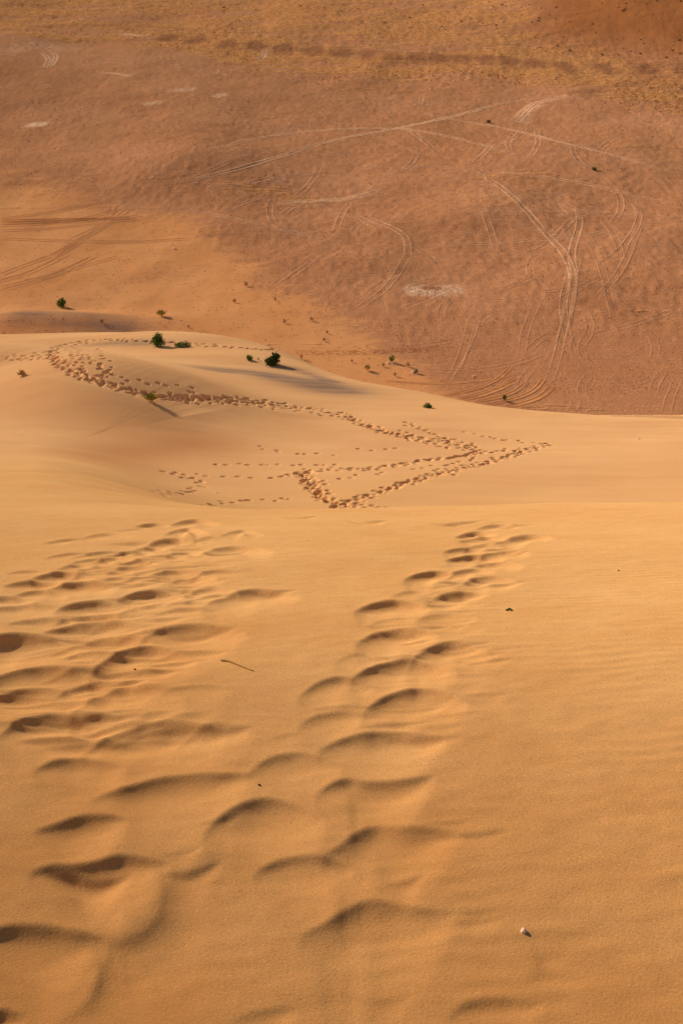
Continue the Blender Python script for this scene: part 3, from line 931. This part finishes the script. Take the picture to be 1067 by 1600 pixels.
def shrub(px, py, wpx, hpx, label, mat, leaves=420, leaf=.10, lobes=None, stems=7, spiky=False, seed=0, cat='shrub', name='shrub', group=None):
    r = random.Random(seed + int(px * 7 + py))
    p = ground_at(px, py)
    z = top_z(p[0], p[1])
    w, h = metres(px, py, wpx) * .92, metres(px, py, hpx) * .95
    root = bpy.data.objects.new(name, None)
    C.objects.link(root)
    root.location = (p[0], p[1], z)
    tag(root, label, cat, group)
    lobes = lobes or [(0, 0, .5, .5, .5)]
    sv, sf = [], []
    tips = []
    for k in range(stems):
        a, lean = r.uniform(0, 6.28), r.uniform(.05, .42)
        L = h * r.uniform(.55, .95)
        pts = []
        for q in range(4):
            f = q / 3
            pts.append((math.cos(a) * lean * w * f * (.5 + .5 * f), math.sin(a) * lean * w * f * (.5 + .5 * f), -.12 + (L + .12) * f))
        tips.append(pts[-1])
        for q, c in enumerate(pts):
            rad = .035 * (1 - q / 3.6) * max(w, .5)
            for t in range(3):
                sv.append((c[0] + rad * math.cos(t * 2.094), c[1] + rad * math.sin(t * 2.094), c[2]))
        b0 = len(sv) - 12
        for q in range(3):
            for t in range(3):
                sf.append((b0 + q * 3 + t, b0 + q * 3 + (t + 1) % 3, b0 + q * 3 + 3 + (t + 1) % 3, b0 + q * 3 + 3 + t))
    mesh_obj('stem', sv, sf, M_BROWN, root)
    V, F = [], []
    for k in range(leaves):
        lx, ly, lz, lr, lh = r.choice(lobes)
        u = r.gauss(0, 1), r.gauss(0, 1), r.gauss(0, 1)
        m_ = math.sqrt(sum(c * c for c in u)) + 1e-6
        rr = r.uniform(.35, 1) ** .6 * (1 + .22 * math.sin(u[0] * 5 + u[2] * 4 + seed))
        c = (lx * w + u[0] / m_ * lr * w * rr, ly * w + u[1] / m_ * lr * w * rr, max(.03, lz * h + u[2] / m_ * lh * h * rr))
        s = leaf * 1.7 * r.uniform(.6, 1.4) * max(.7, w / 1.6)
        if spiky:
            d = (c[0] * .5 + r.gauss(0, .1), c[1] * .5 + r.gauss(0, .1), h * .5)
            n_ = math.sqrt(sum(q * q for q in d))
            d = tuple(q / n_ for q in d)
            ln = s * 3.2
        else:
            d = (r.gauss(0, 1), r.gauss(0, 1), r.gauss(.3, .8))
            n_ = math.sqrt(sum(q * q for q in d)) + 1e-6
            d = tuple(q / n_ for q in d)
            ln = s * 1.7
        e = (-d[1], d[0], r.uniform(-.5, .5))
        n_ = math.sqrt(sum(q * q for q in e)) + 1e-6
        e = tuple(q / n_ for q in e)
        b0 = len(V)
        V += [c, tuple(c[i] + d[i] * ln * .5 + e[i] * s * .35 for i in range(3)), tuple(c[i] + d[i] * ln for i in range(3)), tuple(c[i] + d[i] * ln * .5 - e[i] * s * .35 for i in range(3))]
        F.append((b0, b0 + 1, b0 + 2, b0 + 3))
    mesh_obj('foliage', V, F, mat, root)
    return root

shrub(97, 480, 15, 14, 'small round green shrub standing alone on flat sand above the grey dune hollow', M_GREEN, 500, .13)
shrub(248, 541, 20, 22, 'tallest bright green bush, upright and pointed, at the far edge of the trodden loop', M_GREEN, 800, .12,
      [(0, 0, .32, .5, .34), (.04, 0, .62, .34, .34), (-.1, 0, .42, .40, .3)], 9, cat='bush', name='bush')
shrub(285, 542, 22, 7, 'low spreading green shrub just right of the tallest bush', M_GREEN, 380, .10, [(0, 0, .4, .5, .5), (.3, 0, .3, .3, .4), (-.28, 0, .3, .3, .4)])
shrub(237, 624, 11, 7, 'yellow green tuft beside the footprint trail', M_LIME, 170, .10, spiky=True, cat='grass tuft', name='grass_tuft')
shrub(390, 563, 8, 7, 'little dark green shrub left of the double crowned bush', M_GREEN, 220, .09)
shrub(426, 570, 24, 17, 'dark double crowned bush at the head of the grey sand streak', M_DEEP, 950, .12,
      [(-.14, 0, .32, .38, .34), (.10, 0, .30, .36, .34), (.22, .1, .72, .24, .26)], 9, cat='bush', name='bush')
shrub(612, 566, 8, 10, 'dark upright green tuft above the white stones', M_GREEN, 260, .10, spiky=True, cat='grass tuft', name='grass_tuft')
shrub(574, 579, 9, 8, 'pale green tuft leaning on bare sand left of the white stones', M_LIME, 220, .10, spiky=True, cat='grass tuft', name='grass_tuft', seed=3)
shrub(650, 583, 6, 5, 'tiny green tuft touching a pale stone', M_GREEN, 120, .09, spiky=True, cat='grass tuft', name='grass_tuft')
shrub(788, 626, 8, 8, 'small green tuft growing between the curved wheel ridges', M_GREEN, 180, .10, spiky=True, cat='grass tuft', name='grass_tuft')
shrub(667, 637, 12, 5, 'low green plant showing over the crest of the second dune', M_GREEN, 200, .09, [(0, 0, .4, .5, .4), (.25, 0, .4, .3, .4)])
shrub(253, 494, 13, 7, 'dull olive and straw coloured tuft on sand above the tallest bush', M_LIME, 240, .10, spiky=True, cat='grass tuft', name='grass_tuft', seed=5)
shrub(35, 587, 5, 3, 'tiny straw coloured plant at the left end of the trail', M_STRAW, 90, .08, spiky=True, cat='grass tuft', name='grass_tuft')
shrub(763, 192, 7, 4, 'small dark shrub on the brown plain below the pale wheel fan', M_DEEP, 160, .16)
shrub(928, 266, 8, 5, 'small dark shrub beside the long pale track on the right of the plain', M_DEEP, 160, .16)
shrub(471, 561, 9, 9, 'leafless straw coloured twiggy plant by the single row of footprints', M_STRAW, 90, .08, stems=14, spiky=True, cat='dry plant', name='dry_plant')
dry_words = ['straight above the double crowned bush, out on the sand flat', 'just above and right of the tallest bush', 'between the double crowned bush and the brown plain',
             'near the brown plain, highest of three', 'near the brown plain, lowest of three', 'beside the little dark green shrub',
             'midway between the twiggy plant and the white stones', 'left of the dark upright tuft', 'right of the white stones', 'below the white stones',
             'far out where the sand flat meets the brown plain', 'farthest up the sand flat', 'upper middle of the sand flat', 'right of the grey dune hollow']
dry_at = [(367, 473), (295, 512), (487, 501), (511, 521), (507, 533), (404, 563), (550, 566), (599, 573), (637, 573), (617, 588), (445, 505), (385, 447), (430, 470), (160, 505)]
proto = None
for i, (x, y) in enumerate(dry_at):
    if proto is None:
        proto = shrub(x, y, 6, 6, 'small dry brown twig tuft ' + dry_words[0], M_BROWN, 90, .08, stems=8, spiky=True, cat='dry plant', name='dry_plant', group='dry twig tufts on the sand flat')
        proto_d = np.linalg.norm(ground_at(x, y))
        continue
    o = proto.copy()
    o['label'] = 'small dry brown twig tuft ' + dry_words[i]
    C.objects.link(o)
    p = ground_at(x, y)
    o.location = (p[0], p[1], top_z(p[0], p[1]))
    k = rt.uniform(.6, 1.1) * np.linalg.norm(p) / proto_d
    o.scale = (k, k, k)
    o.rotation_euler.z = rt.uniform(0, 6)
    for ch in proto.children:
        c = ch.copy()
        C.objects.link(c)
        c.parent = o

# dark shrubs far off on the red slope, a few pixels each
def clump(r, n, w, h):
    V, F = [], []
    for k in range(n):
        a, q = r.uniform(0, 6.28), r.uniform(0, 1) ** .6
        c = (math.cos(a) * q * w * .5, math.sin(a) * q * w * .5, r.uniform(.0, 1) * h * (1 - .5 * q * q))
        s = w * r.uniform(.16, .30)
        b0 = len(V)
        V += [tuple(c[i] + r.gauss(0, 1) * s for i in range(2)) + (max(-.1, c[2] + r.gauss(0, .6) * s),) for _ in range(3)]
        F.append((b0, b0 + 1, b0 + 2))
    return V, F
far_spots = [(763, 3), (770, 12), (790, 10), (812, 18), (845, 14), (868, 12), (898, 8), (920, 10), (940, 6), (965, 12), (990, 3), (1010, 6), (1025, 2), (830, 36), (868, 30), (925, 38),
             (905, 55), (880, 58), (835, 58), (870, 62), (930, 52), (1000, 62), (1020, 66), (985, 80), (1000, 84), (965, 86), (940, 86), (1040, 90), (1050, 80), (1062, 84), (890, 80), (842, 75), (870, 72),
             (700, 20), (730, 14), (720, 34), (690, 42), (660, 8), (640, 28), (610, 6), (560, 14), (520, 8), (470, 10), (430, 5), (400, 16), (350, 12), (300, 6), (250, 10), (640, 44), (600, 36), (560, 40), (500, 30)]
for k in range(22):
    far_spots.append((rt.uniform(740, 1066), rt.uniform(2, 92)))
cl = [clump(rt, 34, 2.0, 1.3) for _ in range(3)]
cm = []
for V, F in cl:
    me = bpy.data.meshes.new('desert_shrub')
    me.from_pydata(V, [], F)
    me.materials.append(M_BROWN)
    cm.append(me)
for i, (x, y) in enumerate(far_spots):
    o = bpy.data.objects.new('desert_shrub', cm[i % 3])
    C.objects.link(o)
    p = ground_at(x, y)
    o.location = (p[0], p[1], plain_z(p[0], p[1]))
    k = rt.uniform(.25, .6)
    o.scale = (k, k, k)
    o.rotation_euler.z = rt.uniform(0, 6)
    tag(o, 'tiny dark shrub dotting the far red slope and grass at the top', 'shrub', 'dark shrubs on the far slope')

# dry yellow grass, too many tufts to count
gi = np.argwhere((plain.Y > 480) & (plain.Y < 1150) & (np.abs(plain.ts)[None, :] < .27) & (plain.mask['grass'] > .25))
pick = RNG.choice(len(gi), 17000)
dens = plain.mask['grass'][gi[pick][:, 0], gi[pick][:, 1]] * (1 - plain.mask['dark'][gi[pick][:, 0], gi[pick][:, 1]])
gx0, gy0 = plain.X[gi[pick][:, 0], gi[pick][:, 1]], plain.Y[gi[pick][:, 0], gi[pick][:, 1]]
clus = fbm(gx0 / 22, gy0 / 40, 3, 91)
keep = (RNG.random(len(pick)) < dens * np.clip(.55 + 1.6 * clus, .05, 1)) & (RNG.random(len(pick)) < np.clip(700 / gy0, 0, 1) ** 2)
sel = gi[pick][keep]
V, F = [], []
for (r_, c_) in sel:
    x, y = plain.X[r_, c_] + RNG.normal(0, .35), plain.Y[r_, c_] + RNG.uniform(-1.7, 1.7)
    z = plain.Z[r_, c_] - .15
    w, h = RNG.uniform(.25, .62), RNG.uniform(.3, .75)
    b0 = len(V)
    a0 = RNG.uniform(0, 6)
    for t in range(5):
        ww = w * RNG.uniform(.7, 1.25)
        V.append((x + ww * math.cos(a0 + t * 1.2566), y + ww * math.sin(a0 + t * 1.2566), z - .1))
    V.append((x + RNG.normal(0, .1), y + RNG.normal(0, .1), z + h))
    V.append((x + RNG.normal(0, .2), y + RNG.normal(0, .2), z + h * .8))
    for t in range(5):
        F.append((b0 + t, b0 + (t + 1) % 5, b0 + 5 + (t % 2)))
g_o = mesh_obj('dry_grass', V, F, M_GRASS)
g_o['kind'] = 'stuff'

# stones
def stone_geo(r, sx, sy, sz, seg=7, rings=4, rough=.18):
    V, F = [(0, 0, -sz * .4)], []
    for i in range(1, rings):
        th = math.pi * i / rings
        for j in range(seg):
            a = 2 * math.pi * j / seg
            k = 1 + r.uniform(-rough, rough)
            V.append((sx * math.sin(th) * math.cos(a) * k, sy * math.sin(th) * math.sin(a) * k, -sz * math.cos(th) * (.4 if th < 1.5 else 1) * k))
    V.append((0, 0, sz))
    for j in range(seg):
        F.append((0, 1 + (j + 1) % seg, 1 + j))
        for i in range(rings - 2):
            a = 1 + i * seg
            F.append((a + j, a + (j + 1) % seg, a + seg + (j + 1) % seg, a + seg + j))
        a = 1 + (rings - 2) * seg
        F.append((a + j, a + (j + 1) % seg, len(V) - 1))
    return V, F
def stone(px, py, wpx, label, mat=None, hk=.6, cat='stone', name='stone', seed=1, group=None):
    r = random.Random(seed)
    p = ground_at(px, py)
    s = metres(px, py, wpx) * .5
    V, F = stone_geo(r, s, s * .8, s * hk * 1.3)
    o = mesh_obj(name, V, F, mat or M_STONE, loc=(p[0], p[1], top_z(p[0], p[1])))
    o.rotation_euler.z = r.uniform(0, 6)
    return tag(o, label, cat, group)
stone(607, 568, 7, 'largest white stone on the sand below the dark upright tuft', seed=2)
stone(613, 569, 4, 'small white stone right beside the largest white stone', seed=3)
stone(645, 582, 7, 'pale stone with a green tuft against its side', seed=4)
stone(740, 588, 5, 'lone white stone above the curved wheel ridges', seed=5)
stone(997, 686, 6, 'pale stone alone on the bare right side of the second dune', seed=6, hk=.4)
stone(273, 389, 6, 'pale stone on the sand flat under the crossing tracks', seed=7)
stone(338, 770, 6, 'pale flat stone on the smooth sand below the left footprints', seed=8, hk=.35)
stone(818, 1456, 12, 'small white and grey pebble on the near sand at the lower right', seed=9, hk=.75, cat='pebble', name='pebble')
stone(405, 1226, 5, 'tiny dark brown pebble near the centre of the near dune', M_DSTONE, .9, 'pebble', 'pebble', 10)
stone(211, 1041, 4.5, 'tiny brown pebble among the left hand footprints', M_DSTONE, .8, 'pebble', 'pebble', 11)
stone(966, 892, 4, 'tiny dark speck of stone on the smooth right side of the near dune', M_DSTONE, .7, 'pebble', 'pebble', 12)

# fields of stones that nobody could count
def stone_field(name, spots, mat, s0, s1):
    V, F = [], []
    for (x, y, z) in spots:
        s = RNG.uniform(s0, s1)
        a, f = stone_geo(rt, s, s * .8, s * .7, 5, 3)
        b0 = len(V)
        V += [(q[0] + x, q[1] + y, q[2] + z) for q in a]
        F += [tuple(i + b0 for i in g_) for g_ in f]
    o = mesh_obj(name, V, F, mat)
    o['kind'] = 'stuff'
spots = []
for k in range(330):
    a, q = rt.uniform(0, 6.28), rt.uniform(0, 1) ** .5
    x, y = 672 + 42 * q * math.cos(a) + rt.gauss(0, 5), 454 + 8 * q * math.sin(a) + rt.gauss(0, 1.6)
    if abs(x - 676) < 15 and abs(y - 450) < 4.2:
        continue
    p = ground_at(x, y)
    spots.append((p[0], p[1], plain_z(p[0], p[1])))
stone_field('pale_rubble', spots, M_STONE, .08, .22)
spots = []
for k in range(420):
    x, y = rt.uniform(0, 640), rt.uniform(380, 560)
    p = ground_at(x, y)
    if p[1] > 180:
        spots.append((p[0], p[1], top_z(p[0], p[1])))
stone_field('scattered_stones', spots[:230], M_DSTONE, .06, .17)
stone_field('scattered_pale_stones', spots[230:], M_STONE, .07, .16)
def gravel(name, n, mat, s0, s1, seed):
    """loose stones as little four sided lumps"""
    g = np.random.default_rng(seed)
    y = 245 + 330 * g.random(n) ** 1.15
    x = g.uniform(-.25, .25, n) * y
    jx, jy = np.clip(np.searchsorted(plain.ts, x / fan(y)), 0, len(plain.ts) - 1), np.clip(np.searchsorted(plain.ys, y), 0, len(plain.ys) - 1)
    keep = (g.random(n) > .93 * plain.mask['sand'][jy, jx]) & (fbm(x / 9, y / 14, 3, seed) > -.12 - .3 * g.random(n))
    x, y = x[keep], y[keep]
    z = plain_zv(x, y)
    n = len(x)
    s_ = g.uniform(s0, s1, n) * (y / 300) ** .5
    a = g.uniform(0, 6.28, n)
    V = np.zeros((n, 5, 3))
    for t in range(4):
        k = s_ * g.uniform(.75, 1.25, n)
        V[:, t] = np.stack([x + k * np.cos(a + t * 1.5708), y + k * np.sin(a + t * 1.5708), z - .06], 1)
    V[:, 4] = np.stack([x + s_ * g.normal(0, .2, n), y + s_ * g.normal(0, .2, n), z + s_ * g.uniform(.6, 1.1, n)], 1)
    f = np.array([(0, 1, 4), (1, 2, 4), (2, 3, 4), (3, 0, 4)])
    F = (f[None] + 5 * np.arange(n)[:, None, None]).reshape(-1, 3)
    o = mesh_obj(name, V.reshape(-1, 3).tolist(), F.tolist(), mat)
    o['kind'] = 'stuff'
M_GRAVEL = leaf_mat('gravel_stone', (.20, .082, .038), (.34, .145, .065), 1.5)
M_GRAVELP = leaf_mat('gravel_pale', (.52, .25, .12), (.64, .36, .20), 1.5)
gravel('gravel', 17000, M_GRAVEL, .08, .20, 5)
gravel('pale_gravel', 9000, M_GRAVELP, .09, .20, 6)

# stick and dried leaf on the near dune
P = [ground_at(*q) for q in catmull([(345, 1032), (357, 1034), (372, 1040), (385, 1045), (396, 1049)], 12)]
V, F = [], []
for i, q in enumerate(P):
    rad = .0075 * (1 - .5 * i / 11)
    z = near_z(q[0], q[1]) + rad * .6
    for t in range(5):
        V.append((q[0], q[1] + rad * math.cos(t * 1.2566), z + rad * math.sin(t * 1.2566)))
for i in range(11):
    for t in range(5):
        F.append((i * 5 + t, i * 5 + (t + 1) % 5, i * 5 + 5 + (t + 1) % 5, i * 5 + 5 + t))
F += [(4, 3, 2, 1, 0), (55, 56, 57, 58, 59)]
tag(mesh_obj('stick', V, F, M_STRAW, smooth=True), 'thin straw coloured stick lying on smooth sand between the trails', 'stick')
q = ground_at(795, 954)
s = metres(795, 954, 4.6)
V, F = [], []
for i in range(9):
    u = -1 + i / 4
    wd = (1 - u * u) * .34 + .06
    hz = .62 * (1 - abs(u) ** 1.4) - .12 + .10 * math.sin(u * 5)
    for v, dz in ((-1, -.14), (0, .06), (1, -.10)):
        V.append((u * s, v * wd * s, (hz + dz) * s))
for i in range(8):
    for j in range(2):
        a = i * 3 + j
        F.append((a, a + 1, a + 4, a + 3))
o = mesh_obj('dried_leaf', V, F, M_DEEP, smooth=True, loc=(q[0], q[1], near_z(q[0], q[1]) + .1 * s))
sol = o.modifiers.new('thickness', 'SOLIDIFY')
sol.thickness = .006
tag(o, 'curled black dried leaf arched on bare sand right of the trail', 'dried leaf')
